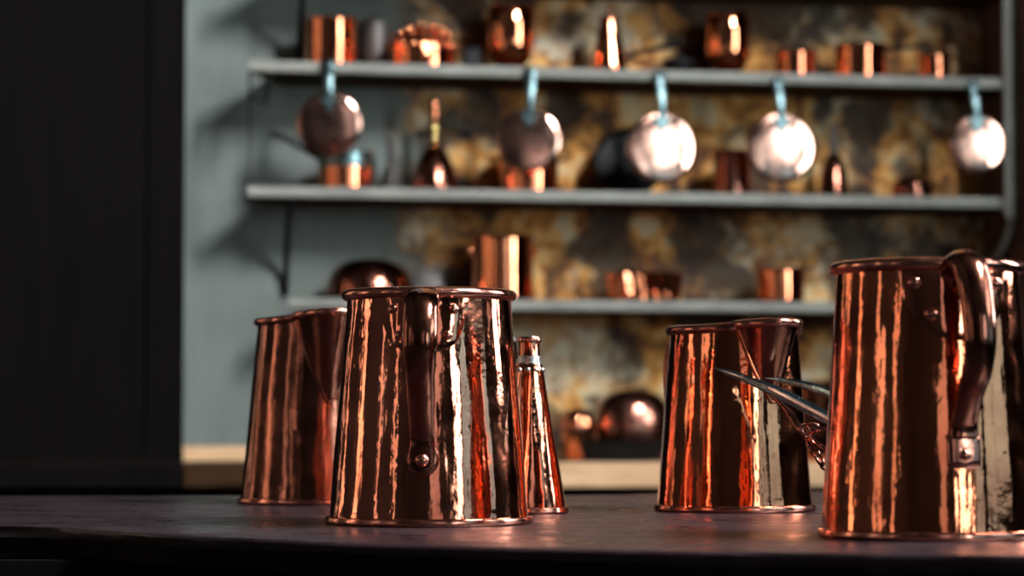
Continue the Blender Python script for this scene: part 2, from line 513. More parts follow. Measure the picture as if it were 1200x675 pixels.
sweep(bm, catmull([(-15*s_, .008, 172*s_), (-17*s_, .012, 190*s_), (-19*s_, .014, 204*s_), (-27*s_, .016, 208*s_), (-38*s_, .018, 190*s_), (-43*s_, .018, 150*s_), (-38*s_, .016, 105*s_), (-31*s_, .014, 84*s_)], 8), .006, .0035, 10, ref=(0, 1, 0))
obj('handle', bm, M['pewter'], fl)

# ------------------------------------------------------------------ long iron fork and its chain behind the right jug
fk = thing('iron_roasting_fork', 'two-pronged iron fork leaning out from behind the largest jug, points to the left', 'fork', at(1130, 596, 2.98))
O = fk.location.copy(); O.z = T; fk.location = O
def L(px, py, Y): return at(px, py, Y) - O
bm = bmesh.new()
sweep(bm, catmull([L(837, 431, 3.13), L(868, 442, 3.11), L(905, 457, 3.08), L(945, 477, 3.05), L(985, 499, 3.02), L(1025, 526, 3.0)], 8), lerp_f([(0, .0004), (.15, .0042), (.5, .0075), (1, .0085)]), lerp_f([(0, .0004), (.15, .002), (.5, .0032), (1, .0045)]), 12, ref=(0, 0, 1))
obj('prong', bm, M['steel'], fk)
bm = bmesh.new()
sweep(bm, catmull([L(897, 443, 3.20), L(925, 447, 3.16), L(955, 455, 3.12), L(985, 469, 3.07), L(1010, 495, 3.03), L(1025, 526, 3.0)], 8), lerp_f([(0, .0004), (.15, .0036), (.5, .0068), (1, .0080)]), lerp_f([(0, .0004), (.15, .002), (.5, .003), (1, .0045)]), 12, ref=(0, 0, 1))
obj('prong', bm, M['steel'], fk)
bm = bmesh.new()
e_ = Vector((0, 0, .006))
sweep(bm, catmull([L(1022, 523, 3.0), L(1050, 545, 2.995), L(1090, 575, 2.985), e_], 8), .0068, .0055, 12, ref=(0, 0, 1))
obj('shank', bm, M['iron'], fk)
bm = bmesh.new()
sweep(bm, catmull([e_ + Vector((0, 0, 0)), e_ + Vector((.02, 0, .003)), e_ + Vector((.035, 0, .018)), e_ + Vector((.024, 0, .034)), e_ + Vector((.008, 0, .026))], 8), .0055, .005, 12, ref=(0, 1, 0))
obj('end_loop', bm, M['iron'], fk)
# twisted hanging wire and chain links below the prongs
bm = bmesh.new()
sweep(bm, catmull([L(899, 458, 3.09), L(912, 470, 3.08), L(925, 484, 3.07), L(936, 500, 3.05), L(946, 512, 3.04), L(957, 520, 3.03), L(972, 528, 3.02), L(1000, 528, 3.01), L(1022, 524, 3.0)], 10), lerp_f([(0, .003), (.3, .0045), (1, .0035)]), None, 10)
obj('guard_wire', bm, M['copper_brown'], fk)
def chain_link(p, d, roll, a=.0085, b=.005, r=.0016):
    d = Vector(d).normalized(); u = d.orthogonal().normalized(); u = Matrix.Rotation(roll, 3, d) @ u
    pts = [Vector(p) + d*a*math.cos(q) + u*b*math.sin(q) for q in [2*PI*k/16 for k in range(16)]]
    bm = bmesh.new(); sweep(bm, pts, r, r, 8, ref=d.cross(u), closed=True); return bm
cp = catmull([L(944, 505, 3.035), L(950, 520, 3.03), L(957, 533, 3.025), L(966, 545, 3.02), L(980, 548, 3.015), L(1000, 540, 3.01), L(1016, 528, 3.0)], 4)
acc = 0; last = cp[0]; nlink = 0
for p, q in zip(cp, cp[1:]):
    steps = 6
    for s__ in range(steps):
        x = p.lerp(q, s__/steps); acc += (x-last).length; last = x
        if acc > .0125 or nlink == 0:
            obj('chain_link', chain_link(x, q-p, (nlink % 2)*PI/2 + .3), M['copper_brown'], fk); nlink += 1; acc = 0
obj('chain_link', chain_link(L(949, 502, 3.02), (1, 0, .1), 1.2, .011, .006, .0018), M['copper_rim'], fk)
bm = bmesh.new()
sweep(bm, catmull([L(952, 503, 3.02), L(968, 502, 3.015), L(990, 508, 3.01), L(1012, 520, 3.0)], 6), .0022, .0022, 8)
obj('hook', bm, M['copper_rim'], fk)

# ------------------------------------------------------------------ table
near = [(-260, 612), (-50, 616), (60, 618), (130, 622), (200, 627), (300, 631), (400, 636), (500, 639), (600, 642), (700, 644), (800, 646), (900, 647), (1000, 649), (1100, 650), (1250, 652), (1420, 652)]
far = [(1360, 573), (1250, 573), (960, 575), (700, 580), (300, 581), (-50, 581), (-220, 581)]
npts = [on_level(*p) for p in near]; fpts = [on_level(*p) for p in far]
npts = catmull(npts, 8)
npts = [p + Vector((0, .004*noise.noise(p*9) + .0025*noise.noise(p*40), 0)) for p in npts]
tb = thing('kitchen_table', 'dark purplish-brown wooden table with a worn front edge, carrying the large copper jugs', 'table', (0, 3.1, 0))
ORG = Vector((0, 3.1, 0))
bm = bmesh.new()
outl = npts + fpts
rows = []
cen = sum(outl, Vector())/len(outl)
for inset, dz in ((.005, 0), (.002, -.001), (0, -.003), (.001, -.008), (.004, -.012)):
    row = []
    for p in outl:
        d = (cen-p).normalized()
        jig = .0012*noise.noise(p*55 + Vector((0, 0, dz*200)))
        row.append(bm.verts.new(Vector((p.x, p.y, T+dz)) + d*(inset+jig) - ORG))
    rows.append(row)
n = len(outl)
for A, B in zip(rows, rows[1:]):
    for k in range(n): bm.faces.new((A[k], A[(k+1) % n], B[(k+1) % n], B[k]))
bm.faces.new(rows[0]); bm.faces.new(list(reversed(rows[-1])))
obj('tabletop', bm, M['table'], tb, sharp=30)
bm = bmesh.new(); rows = []
for inset, dz in ((.004, -.0125), (.0005, -.014), (.001, -.030), (.006, -.034)):
    rows.append([bm.verts.new(Vector((p.x, p.y, T+dz)) + (cen-p).normalized()*(inset + .001*noise.noise(p*30)) - ORG) for p in outl])
for A, B in zip(rows, rows[1:]):
    for k in range(n): bm.faces.new((A[k], A[(k+1) % n], B[(k+1) % n], B[k]))
bm.faces.new(rows[0]); bm.faces.new(list(reversed(rows[-1])))
obj('shaded_edge', bm, M['dark_wood'], tb, False)  # front face of the table coloured near black to stand for shade
bm = bmesh.new()
add_box(bm, (-.62, -.32, T-.17), (.62, -.29, T-.034)); add_box(bm, (-.62, .55, T-.17), (.62, .58, T-.034))
add_box(bm, (-.65, -.32, T-.17), (-.62, .58, T-.034)); add_box(bm, (.62, -.32, T-.17), (.65, .58, T-.034))
obj('apron', bm, M['dark_wood'], tb, False)
for x in (-.66, .60):
    for y in (-.34, .54): obj('leg', box((x, y, 0), (x+.07, y+.07, T-.034), .006), M['dark_wood'], tb, False)

# ------------------------------------------------------------------ shelf wall
WALLOFF = .29
ux = Vector((math.cos(YAW), math.sin(YAW), 0)); un = Vector((math.sin(YAW), -math.cos(YAW), 0))
def zshelf(px, py): return wall_pt(px, py).z
Z1 = zshelf(740, 81); Z2 = zshelf(740, 224.5); Z3 = zshelf(800, 352.5)
Z0 = Z1 + .27
# rack origin: foot of the wall line at px 290
orig = wall_pt(288, 400, WALLOFF); orig.z = 0
def frame_of(o_loc):
    return Matrix.Translation(o_loc) @ Matrix.Rotation(YAW, 4, 'Z')
WM = frame_of(orig); WI = WM.inverted()
def loc_w(px, py, off): return WI @ wall_pt(px, py, off)
wo = loc_w(215, 300, WALLOFF).x; xr = loc_w(1182, 160, 0).x; xl = loc_w(291, 150, 0).x

wl = obj('wall_back', box((-1.8, 0, 0), (2.6, .12, 6.3)), M['kitchen_wall'], None, False); wl.matrix_world = WM; struct(wl)
# dark projecting wall face at the far left, with faint boarding
bm = bmesh.new()
xL = loc_w(216, 300, .12).x
add_box(bm, (-1.8, -.17, T-.02), (xL-.105, 0, 6.3)); add_box(bm, (xL-.10, -.165, T-.02), (xL, 0, 6.3), .002)
add_box(bm, (-1.8, -.185, T), (xL, -.17, T+.032), .003)
o = obj('trim_1', bm, M['dark_wood'], None, False); o.matrix_world = WM; struct(o)
bm = box((xL, -.014, T), (xL+.33, 0, T+.042), .003)
o = obj('baseboard_back', bm, M['pale_wood'], None, False); o.matrix_world = WM; struct(o)
# wall added at the right, projecting far enough to throw the end of the shelves into shade
xR = loc_w(1192, 160, 0).x
bm = box((xR, -.50, 0), (xR+.8, 0, 6.3), .004)
o = obj('trim_2', bm, M['pink_wall'], None, False); o.matrix_world = WM; struct(o)

rack = thing('wall_shelf', 'grey-green painted wall shelving across the back, stacked boards with a right upright', 'shelf', orig, YAW)
# local frame of rack equals WM, y negative towards the room
def board(z, x0, x1, th=.030):
    bq = bmesh.new(); ya = -WALLOFF + .0125
    q = [(x0, ya), (x1, ya), (x1, -.002), (x0 + .115, -.002), (x0 + .085, -.03)]
    lo_ = [bq.verts.new((x, y, z-th)) for x, y in q]; hi_ = [bq.verts.new((x, y, z)) for x, y in q]
    bq.faces.new(hi_); bq.faces.new(list(reversed(lo_)))
    for k in range(5): bq.faces.new((lo_[k], lo_[(k+1) % 5], hi_[(k+1) % 5], hi_[k]))
    b = obj('shelf_board', bq, M['brown_wood'], rack, False)  # boards darkened in colour to deepen the shade around them
    bm = bmesh.new(); n = 24
    secs = []
    for i in range(n+1):
        x = x0 + (x1-x0)*i/n; w = .0012*noise.noise(Vector((x*6, z*9, 0)))
        y1 = -WALLOFF + .0025*noise.noise(Vector((x*4, z*5, 3))); yb = -WALLOFF + .0122
        secs.append([bm.verts.new((x, y, zz)) for y, zz in ((yb, z), (y1+.004, z), (y1+.001, z-.002), (y1, z-.005), (y1, z-th+.004+w), (y1+.003, z-th+w), (yb, z-th))])
    for A, B in zip(secs, secs[1:]):
        for k in range(7): bm.faces.new((A[k], A[(k+1) % 7], B[(k+1) % 7], B[k]))
    bm.faces.new(secs[0]); bm.faces.new(list(reversed(secs[-1])))
    obj('front_strip', bm, M['shelf_paint'], b, True, 30)
xC = loc_w(335, 352, .1).x
for z, a in ((Z0, xl+.02), (Z1, xl), (Z2, xl), (Z3, xC)):
    board(z, a, xr + .012)
obj('upright', box((xr-.018, -WALLOFF-.016, Z2-.06), (xr+.022, -WALLOFF+.0, Z0+.25), .003), M['shelf_paint'], rack, False)
bm = bmesh.new()
sweep(bm, catmull([(xr+.002, -WALLOFF-.002, Z2-.055), (xr+.010, -WALLOFF+.01, Z2-.08), (xr+.004, -WALLOFF+.03, Z2-.12), (xr-.008, -.20, Z2-.17), (xr-.018, -.10, Z2-.21), (xr-.022, -.003, Z2-.24)], 8), .014, .011, 10, ref=(1, 0, 0))
obj('bracket', bm, M['shelf_paint'], rack)
bm = bmesh.new()
sweep(bm, catmull([(xl+.004, -WALLOFF+.01, Z1-.03), (xl+.004, -WALLOFF+.01, Z2)], 4), .003, .003, 8, ref=(1, 0, 0)); obj('rod', bm, M['black_iron'], rack)
for zz in (Z2-.03, Z0-.035):
    bm = bmesh.new(); k0 = xl + (.0 if zz < Z1 else .035)
    sweep(bm, catmull([(k0+.112, -.27, zz-.004), (k0+.116, -.235, zz-.03), (k0+.12, -.16, zz-.075), (k0+.123, -.08, zz-.13), (k0+.126, -.03, zz-.19), (k0+.126, -.008, zz-.25)], 8), .0095, .009, 10, ref=(1, 0, 0))
    obj('bracket', bm, M['black_iron'], rack)
bm = bmesh.new()
sweep(bm, [(xl+.006, -.27, Z1-.03), (xl+.006, -.27, Z1-.10), (xl+.05, -.27, Z1-.115), (xl+.06, -.27, Z1-.03)], .006, .006, 8); obj('bracket', bm, M['black_iron'], rack)

# ------------------------------------------------------------------ worktop under the shelves
wt = thing('worktop', 'long wooden worktop below the shelves, pale front edge, behind the table', 'worktop', orig, YAW)
zc = T + .001
xa = -1.79
xm = loc_w(330, 550, -.1).x
obj('slab', box((xm, -.46, zc-.066), (xr+.75, -.31, zc), .004), M['pale_wood'], wt, False)
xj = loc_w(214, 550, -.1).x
obj('slab', box((xj, -.46, zc-.060), (xm-.001, -.31, zc), .004), M['brown_wood'], wt, False)  # browner wood, its dark colour partly standing in for shade
obj('slab', box((xa, -.46, zc-.060), (xj-.001, -.31, zc), .004), M['dark_wood'], wt, False)  # far-left stretch near black in colour, standing in for shade
obj('slab', box((xa, -.309, zc-.066), (xR-.002, -.001, zc), .002), M['brown_wood'], wt, False)
obj('cupboard_front', box((xa, -.40, .0), (xr+.7, -.31, zc-.066)), M['dark_wood'], wt, False)

# ------------------------------------------------------------------ shelf goods
def shelf_pos(px, z, off, py=200):
    p = wall_pt(px, py, off); return Vector((p.x, p.y, z + .0003))
def px2m(px, w, off): return w / F * wall_pt(px, 200, off).y
def ztop(px, py, off): return wall_pt(px, py, off).z

def pan_body(r, h, th=.0022, lip=.0016, flare=0.0, seg=56):
    return lathe([(0, 0), (r-.006, 0), (r-.0015, .002), (r, .007), (r, .010), (r+flare, h-.008), (r+flare, h-.004), (r+flare+lip, h-.002), (r+flare+lip, h), (r+flare-th, h), (r-th, .008), (r-.006, .004), (0, .004)], seg)
def straight_handle(t, r, z, ang, length, m, rise=.02, w=.011, th=.0065, name='handle'):
    d = Vector((math.cos(ang), math.sin(ang), 0))
    bm = bmesh.new()
    P = [d*(r-.001) + Vector((0, 0, z-.004)), d*(r+.012) + Vector((0, 0, z+.002)), d*(r+length*.5) + Vector((0, 0, z+rise*.6)), d*(r+length*.85) + Vector((0, 0, z+rise)), d*(r+length) + Vector((0, 0, z+rise))]
    side = Vector((-d.y, d.x, 0))
    sweep(bm, catmull(P, 6), lerp_f([(0, w), (.12, w*.7), (.5, w*.7), (.85, w), (1, w*.5)]), th, 10, ref=side)
    h = obj(name, bm, m, t)
    for s in (-1, 1):
        b2 = bmesh.new(); dome(b2, d*(r) + side*s*w*.6 + Vector((0, 0, z-.006)), d, .003, .002, 8, 3); obj('rivet', b2, M['copper_rim'], h)
    return h

def saucepan(label, px, w, ytop, z, off, m='copper_shelf', ang=None, hl=.1, hm='iron', group=None, name='copper_saucepan', rise=.02, hy=None):
    t = thing(name, label, 'saucepan', shelf_pos(px, z, off), 0, group)
    r = px2m(px, w, off)/2; h = ztop(px, ytop, off) - z
    obj('body', pan_body(r, h), M[m], t)
    obj('rim', lathe([(r-.003, h-.001), (r+.0022, h-.003), (r+.003, h), (r+.0015, h+.002), (r-.002, h+.0015), (r-.003, h-.001)], 48), M['copper_rim'], t)
    if ang is not None: straight_handle(t, r+.001, h*(hy or .86), ang, hl, M[hm], rise)
    return t, r, h

GA, GB, GC = 'copperware on the top shelf', 'copperware on the middle shelf', 'copperware on the lower shelf'
OFF = .13
# --- top shelf
saucepan('tall copper pan at the left end of the top shelf, white streak of light', 387, 60, 23, Z1, OFF, ang=R(120), hl=.10, group=None)
cn = thing('pewter_canister', 'dull grey-brown canister between the first pan and the domed mould, top shelf', 'canister', shelf_pos(439, Z1, .22))
r = px2m(439, 38, .22)/2; h = ztop(439, 22, .22) - Z1
obj('body', lathe([(0, 0), (r, 0), (r*1.02, .004), (r*.96, h*.85), (r*.8, h*.93), (0, h*.93)], 40), M['pewter'], cn)
obj('lid', lathe([(r*.86, h*.88), (r*.88, h*.93), (r*.5, h), (r*.12, h*1.02), (r*.16, h*1.08), (0, h*1.1)], 40), M['pewter'], cn)

# domed mould with rows of bosses
px, w = 495, 80
r = px2m(px, w, OFF)/2; h = ztop(px, 31, OFF) - Z1
md = thing('jelly_mould', 'copper jelly mould with a knobbly domed top on the top shelf', 'mould', shelf_pos(px, Z1, OFF))
def boss(rr, z, a):
    q = z/h
    return rr*(1 + (.05*abs(math.sin(a*7)) if q > .3 else 0)), z
pr = [(r*.98, 0), (r, .002), (r*1.0, h*.30), (r*.97, h*.34), (r*.95, h*.5), (r*.88, h*.68), (r*.76, h*.83), (r*.60, h*.93), (r*.42, h*.98), (r*.2, h*.96), (0, h*.90)]
obj('body', lathe(pr, 112, boss), M['copper_shelf'], md)
kb = 0
for ring, (q, zq, cnt) in enumerate(((.93, .52, 14), (.80, .78, 11), (.55, .94, 8), (.28, .97, 5))):
    for k in range(cnt):
        a = 2*PI*k/cnt + ring*.3; c = Vector((r*q*math.cos(a), r*q*math.sin(a), h*zq)); bm = bmesh.new()
        dome(bm, c, (math.cos(a)*(q), math.sin(a)*q, .25 + (1-q)), r*.125, r*.12, 12, 4); obj('boss', bm, M['copper_shelf'], md)
tn = thing('tin_box', 'small dark square tin just right of the knobbly mould', 'tin', shelf_pos(551, Z1, .17), YAW)
w_ = px2m(550, 20, .2)/2
obj('body', box((-w_, -w_, 0), (w_, w_, .058), .004), M['black_iron'], tn); obj('lid', box((-w_*1.04, -w_*1.04, .058), (w_*1.04, w_*1.04, .068), .003), M['black_iron'], tn)

def bullet(label, px, w, ytop, yr=None):
    r = px2m(px, w, OFF)/2; h = ztop(px, ytop, OFF) - Z1
    t = thing('round_bottomed_beaker', label, 'beaker', shelf_pos(px, Z1, OFF))
    pr = [(0, .012), (r*.30, .013)]
    for i in range(12):
        a = PI/2*(i+1)/12; pr.append((r*(.30+.70*math.sin(a)), .012 + (h*.42)*(1-math.cos(a))))
    pr += [(r*.99, h*.75), (r*.95, h-.004), (r*.95-.003, h), (r*.95-.006, h-.004), (r*.9, h*.5), (r*.5, .03), (0, .022)]
    obj('body', lathe(pr, 64), M['copper_shelf'], t)
    obj('foot', lathe([(0, 0), (r*.34, 0), (r*.36, .004), (r*.24, .009), (r*.26, .0145), (0, .0145)], 40), M['brass'], t)
    obj('rim', lathe([(r*.93, h-.004), (r*.97, h-.005), (r*.99, h-.001), (r*.96, h+.002), (r*.93, h), (r*.93, h-.004)], 48), M['copper_rim'], t)
bullet('round-bottomed copper beaker above the second hanging lid, top shelf', 599, 55, 9)
bullet('round-bottomed copper beaker above the gap between third and fourth lids, top shelf', 854, 52, 18)

# conical pot with a side handle
px = 714; r = px2m(px, 44, OFF)/2; h = ztop(px, 14, OFF) - Z1
cf = thing('coffee_pot', 'slender conical copper coffee pot on the top shelf, pale side handle', 'coffee pot', shelf_pos(px, Z1, OFF))
obj('body', lathe([(0, 0), (r*.95, 0), (r, .004), (r*.98, h*.12), (r*.86, h*.35), (r*.66, h*.62), (r*.50, h*.82), (r*.50, h*.88), (0, h*.88)], 56), M['copper_shelf'], cf)
ld = obj('lid', lathe([(r*.54, h*.87), (r*.55, h*.895), (r*.38, h*.94), (r*.10, h*.96), (r*.15, h*1.0), (r*.12, h*1.03), (0, h*1.04)], 40), M['copper_dark'], cf)
bm = bmesh.new(); sweep(bm, catmull([(r*.88, 0, h*.28), (r*1.3, -.004, h*.33), (r*2.3, -.012, h*.40)], 6), .009, .008, 10, ref=(0, 1, 0)); hn = obj('handle', bm, M['steel'], cf)
bm = bmesh.new(); sweep(bm, catmull([(r*2.25, -.012, h*.395), (r*3.0, -.018, h*.43), (r*3.7, -.02, h*.50), (r*3.95, -.02, h*.53)], 6), lerp_f([(0, .007), (.7, .013), (1, .006)]), lerp_f([(0, .007), (.7, .012), (1, .006)]), 12, ref=(0, 1, 0)); obj('grip', bm, M['black_iron'], hn)
bm = bmesh.new(); sweep(bm, catmull([(-r*.7, 0, h*.5), (-r*.95, 0, h*.62), (-r*1.0, 0, h*.8)], 6), lerp_f([(0, .006), (1, .003)]), None, 10, ref=(0, 1, 0)); 
bm.free()
bw = thing('black_bowl', 'small black iron bowl under the coffee pot handle, top shelf', 'bowl', shelf_pos(796, Z1, .19))
r = px2m(796, 40, .19)/2
obj('body', lathe([(0, 0), (r*.5, 0), (r*.8, .014), (r, .045), (r*.99, .052), (r*.9, .046), (r*.7, .02), (0, .012)], 40), M['black_iron'], bw)
obj('rim', lathe([(r*.96, .049), (r*1.03, .050), (r*1.02, .055), (r*.96, .055), (r*.96, .049)], 40), M['black_iron'], bw)

saucepan('smallest plain copper pan between the beaker and the steel-handled pan, top shelf', 933, 46, 61, Z1, OFF, ang=R(100), hl=.07)
saucepan('copper pan with a steel handle pointing right, top shelf', 1009, 60, 54, Z1, OFF, ang=R(8), hl=.135, hm='steel', rise=.012, hy=.92)
saucepan('last small copper pan at the right end of the top shelf', 1096, 38, 64, Z1, .18, ang=R(70), hl=.06)

# --- middle shelf
OB = .14
t, r, h = saucepan('small saucepan with black handle on the middle shelf, behind the first lid', 405, 64, 180, Z2, OB, ang=R(196), hl=.135, hm='black_iron', rise=.055, hy=.9)
obj('band', lathe([(r+.0006, h*.62), (r+.0016, h*.62), (r+.0026, h*.97), (r+.0006, h*.97)], 48), M['iron'], t)
# brass-topped bell
px = 509; r = px2m(px, 57, OB)/2; h = ztop(px, 168, OB) - Z2
bl = thing('spirit_still', 'bell-shaped copper vessel with a brass tap and upright copper stem', 'vessel', shelf_pos(px, Z2, OB))
obj('body', lathe([(0, 0), (r*.97, 0), (r, .004), (r*.99, h*.12), (r*.93, h*.30), (r*.80, h*.52), (r*.60, h*.74), (r*.36, h*.90), (r*.16, h*.98), (0, h)], 64), M['copper_dark'], bl)
st = obj('tap', lathe([(0, h*.95), (r*.17, h*.95), (r*.22, h*1.02), (r*.14, h*1.08), (r*.13, h*1.18), (r*.24, h*1.25), (r*.24, h*1.34), (r*.12, h*1.42), (0, h*1.42)], 32), M['brass'], bl)
bm = bmesh.new(); sweep(bm, catmull([(r*.05, 0, h*1.24), (r*.5, -.01, h*1.22), (r*.95, -.014, h*1.20)], 6), lerp_f([(0, .006), (.5, .0045), (1, .0075)]), None, 10); obj('tap_arm', bm, M['brass'], st)
bm = bmesh.new(); sweep(bm, catmull([(-r*.05, .01, h*1.2), (-r*.5, .012, h*1.22), (-r*.8, .012, h*1.19)], 6), lerp_f([(0, .004), (.5, .008), (1, .010)]), None, 10); obj('tap_arm', bm, M['black_iron'], st)
bm = bmesh.new(); sweep(bm, catmull([(r*.9, -.012, h*1.20), (r*1.3, -.012, h*1.17), (r*1.55, -.01, h*1.16)], 6), lerp_f([(0, .006), (.6, .012), (1, .009)]), None, 10); obj('tap_arm', bm, M['black_iron'], st)
obj('stem', lathe([(0, h*1.40), (r*.13, h*1.40), (r*.18, h*1.55), (r*.17, h*1.85), (r*.10, h*1.93), (0, h*1.94)], 28), M['copper_shelf'], bl)
# grey jug shape between pan and bell
gp = thing('tin_funnel', 'dull grey tin funnel resting mouth down, left of the copper bell', 'funnel', shelf_pos(458, Z2, .19))
r = px2m(458, 40, .19)/2
obj('cone', lathe([(r, 0), (r*1.03, .002), (r, .006), (r*.55, .05), (r*.28, .075), (r*.2, .075), (r*.9, .004), (r, 0)], 40), M['pewter'], gp)
obj('tube', lathe([(r*.27, .070), (r*.22, .16), (r*.17, .16), (r*.20, .070), (r*.27, .070)], 24), M['pewter'], gp)

# stock pot behind the second lid
px, w = 620, 70; off = .16
r = px2m(px, w, off)/2; h = ztop(px, 172, off) - Z2
t = thing('stock_pot', 'copper stock pot with ring handles standing behind the second hanging lid', 'pot', shelf_pos(px, Z2, off))
obj('body', pan_body(r, h), M['copper_shelf'], t); obj('rim', lathe([(r-.003, h-.001), (r+.0022, h-.003), (r+.003, h), (r+.0015, h+.002), (r-.003, h+.001), (r-.003, h-.001)], 48), M['copper_rim'], t)
def ear(t, r, z, s, m, size=.022, tilt=0.0):
    bm = bmesh.new()
    P = [(s*(r-.001), -size*.8, z), (s*(r+size*.7), -size*.75, z+size*.3+tilt), (s*(r+size*1.1), 0, z+size*.5+tilt), (s*(r+size*.7), size*.75, z+size*.3+tilt), (s*(r-.001), size*.8, z)]
    sweep(bm, catmull(P, 7), .0042, .0042, 10); return obj('handle', bm, M[m], t)
ear(t, r, h*.7, -1, 'copper_brown', .028); ear(t, r, h*.7, 1, 'pewter', .024)
# black disc standing in for the shadow of the third lid
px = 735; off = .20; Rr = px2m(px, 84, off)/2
bp = thing('lid_shadow_disc', 'round black disc standing in for the shadow of the third lid on the wall', 'shadow disc', shelf_pos(px, Z2, off), YAW)
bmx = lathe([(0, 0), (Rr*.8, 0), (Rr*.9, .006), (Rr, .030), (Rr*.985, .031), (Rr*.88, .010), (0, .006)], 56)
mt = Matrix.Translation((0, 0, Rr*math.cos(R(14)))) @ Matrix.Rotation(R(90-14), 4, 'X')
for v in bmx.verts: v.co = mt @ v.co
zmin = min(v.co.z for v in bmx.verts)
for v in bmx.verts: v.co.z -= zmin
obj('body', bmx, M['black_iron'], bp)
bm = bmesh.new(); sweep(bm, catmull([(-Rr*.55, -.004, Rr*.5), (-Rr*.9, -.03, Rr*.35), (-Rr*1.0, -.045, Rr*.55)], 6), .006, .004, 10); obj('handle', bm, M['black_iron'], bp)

saucepan('brown tarnished copper pan between the third and fourth hanging lids', 858, 44, 178, Z2, OB, m='copper_brown', ang=R(60), hl=.05)
# tapered pinkish bottle with a spike
px = 977; off = .15; r = px2m(px, 38, off)/2; h = ztop(px, 146, off) - Z2
sn = thing('copper_funnel', 'slim upturned copper funnel right of the fourth lid, thin spout upward', 'funnel', shelf_pos(px, Z2, off))
obj('cone', lathe([(r, 0), (r*1.03, .003), (r*.96, .008), (r*.80, h*.35), (r*.5, h*.55), (r*.30, h*.6), (r*.2, h*.6), (r*.9, .01), (r, 0)], 40), M['copper_dark'], sn)
obj('tube', lathe([(r*.30, h*.58), (r*.22, h*.8), (r*.18, h), (r*.12, h), (r*.2, h*.58), (r*.3, h*.58)], 24), M['pewter'], sn)
# little lidded dish
px = 1069; off = .13; r = px2m(px, 46, off)/2; h = ztop(px, 206, off) - Z2
dd = thing('lidded_dish', 'small round copper dish with a domed lid below the last shelf pans', 'dish', shelf_pos(px, Z2, off))
obj('body', lathe([(0, 0), (r*.9, 0), (r, .006), (r, h*.45), (0, h*.45)], 48), M['copper_brown'], dd)
obj('lid', lathe([(r*1.04, h*.44), (r*1.05, h*.5), (r*.92, h*.72), (r*.6, h*.92), (r*.1, h), (0, h)], 48), M['copper_brown'], dd)

# --- lower shelf
OC = .13
# big domed lid on a black disc standing in for its shadow
px = 434; off = .14; r = px2m(px, 104, off)/2; h = ztop(px, 303, off) - Z3
tr = tag(obj('dome_shadow_disc', lathe([(0, 0), (r*1.0, 0), (r*1.14, .006), (r*1.18, .012), (r*1.16, .014), (r*1.08, .009), (0, .006)], 64), M['black_iron']), 'flat black disc standing in for the shadow of the big copper dome, lower shelf', 'tray')
tr.location = shelf_pos(px, Z3, off)
dm = thing('dish_cover', 'large domed copper cover on a black shadow disc, left end of the lower shelf', 'dish cover', shelf_pos(px, Z3 + .0065, off))
h -= .0065
obj('dome', lathe([(r*.99, 0), (r, .003), (r*.99, h*.18), (r*.96, h*.4), (r*.86, h*.66), (r*.70, h*.84), (r*.48, h*.95), (r*.2, h*.995), (0, h)], 72), M['copper_dark'], dm)
obj('rim', lathe([(r*.985, 0), (r*1.03, 0), (r*1.035, .005), (r, .008), (r*.985, 0)], 64), M['copper_rim'], dm)
# pale plate leaning on wall
px = 500; off = .23
pp = tag(obj('pewter_plate', (lambda b: b)(lathe([(0, .0), (.036, 0), (.05, .008), (.0505, .010), (.036, .003), (0, .003)], 48)), M['pewter']), 'small pale plate propped on edge right of the big copper dome', 'plate')
pp.rotation_euler = (R(78), R(0), YAW + R(20)); pp.location = shelf_pos(px, Z3 + .0495, off)
# two-handled pot
px, w = 589, 72; r = px2m(px, w, OC)/2; h = ztop(px, 278, OC) - Z3
t = thing('two_handled_pot', 'tall copper pot with two ear handles on the lower shelf', 'pot', shelf_pos(px, Z3, OC), YAW)
obj('body', pan_body(r, h), M['copper_shelf'], t); obj('rim', lathe([(r-.003, h-.001), (r+.0022, h-.003), (r+.003, h), (r+.0015, h+.002), (r-.003, h+.001), (r-.003, h-.001)], 48), M['copper_rim'], t)
ear(t, r, h*.72, -1, 'copper_shelf', .018, .012); ear(t, r, h*.72, 1, 'copper_shelf', .018, .012)
# fluted mould
px, w = 755, 86; r = px2m(px, w, OC)/2; h = ztop(px, 321, OC) - Z3
t = thing('fluted_cake_mould', 'low fluted copper cake mould on the lower shelf', 'mould', shelf_pos(px, Z3, OC))
def flute(rr, z, a):
    return rr*(1 + .075*math.cos(18*a + z/h*2.4)*min(1, 3*z/h)), z
pr = [(0, .001), (r*.86, 0), (r*.92, .003)] + [(r*(.92 + .06*i/12), .004 + (h-.008)*i/12) for i in range(1, 13)] + [(r*.99, h), (r*.93, h), (r*.86, .01), (0, .006)]
obj('body', lathe(pr, 216, flute), M['copper_shelf'], t)
obj('rim', lathe([(r*.98, h-.001), (r*1.05, h-.002), (r*1.06, h+.001), (r*1.0, h+.003), (r*.97, h+.002), (r*.98, h-.001)], 72), M['copper_rim'], t)
saucepan('plain copper pan on the lower shelf, left of the largest jug', 914, 56, 315, Z3, OC, ang=R(40), hl=.06)
# little iron funnel behind the right jug's rim
px = 1058; off = .15; r = px2m(px, 40, off)/2; h = ztop(px, 297, off) - Z3
t = thing('iron_snuffer', 'dark pointed iron cone on the lower shelf behind the largest jug', 'cone', shelf_pos(px, Z3, off))
obj('cone', lathe([(r, 0), (r*1.02, .002), (r*.5, h*.5), (r*.12, h*.95), (0, h), ], 32), M['black_iron'], t)
obj('tip', lathe([(r*.14, h*.93), (r*.2, h*.97), (r*.1, h*1.04), (0, h*1.05)], 20), M['steel'], t)

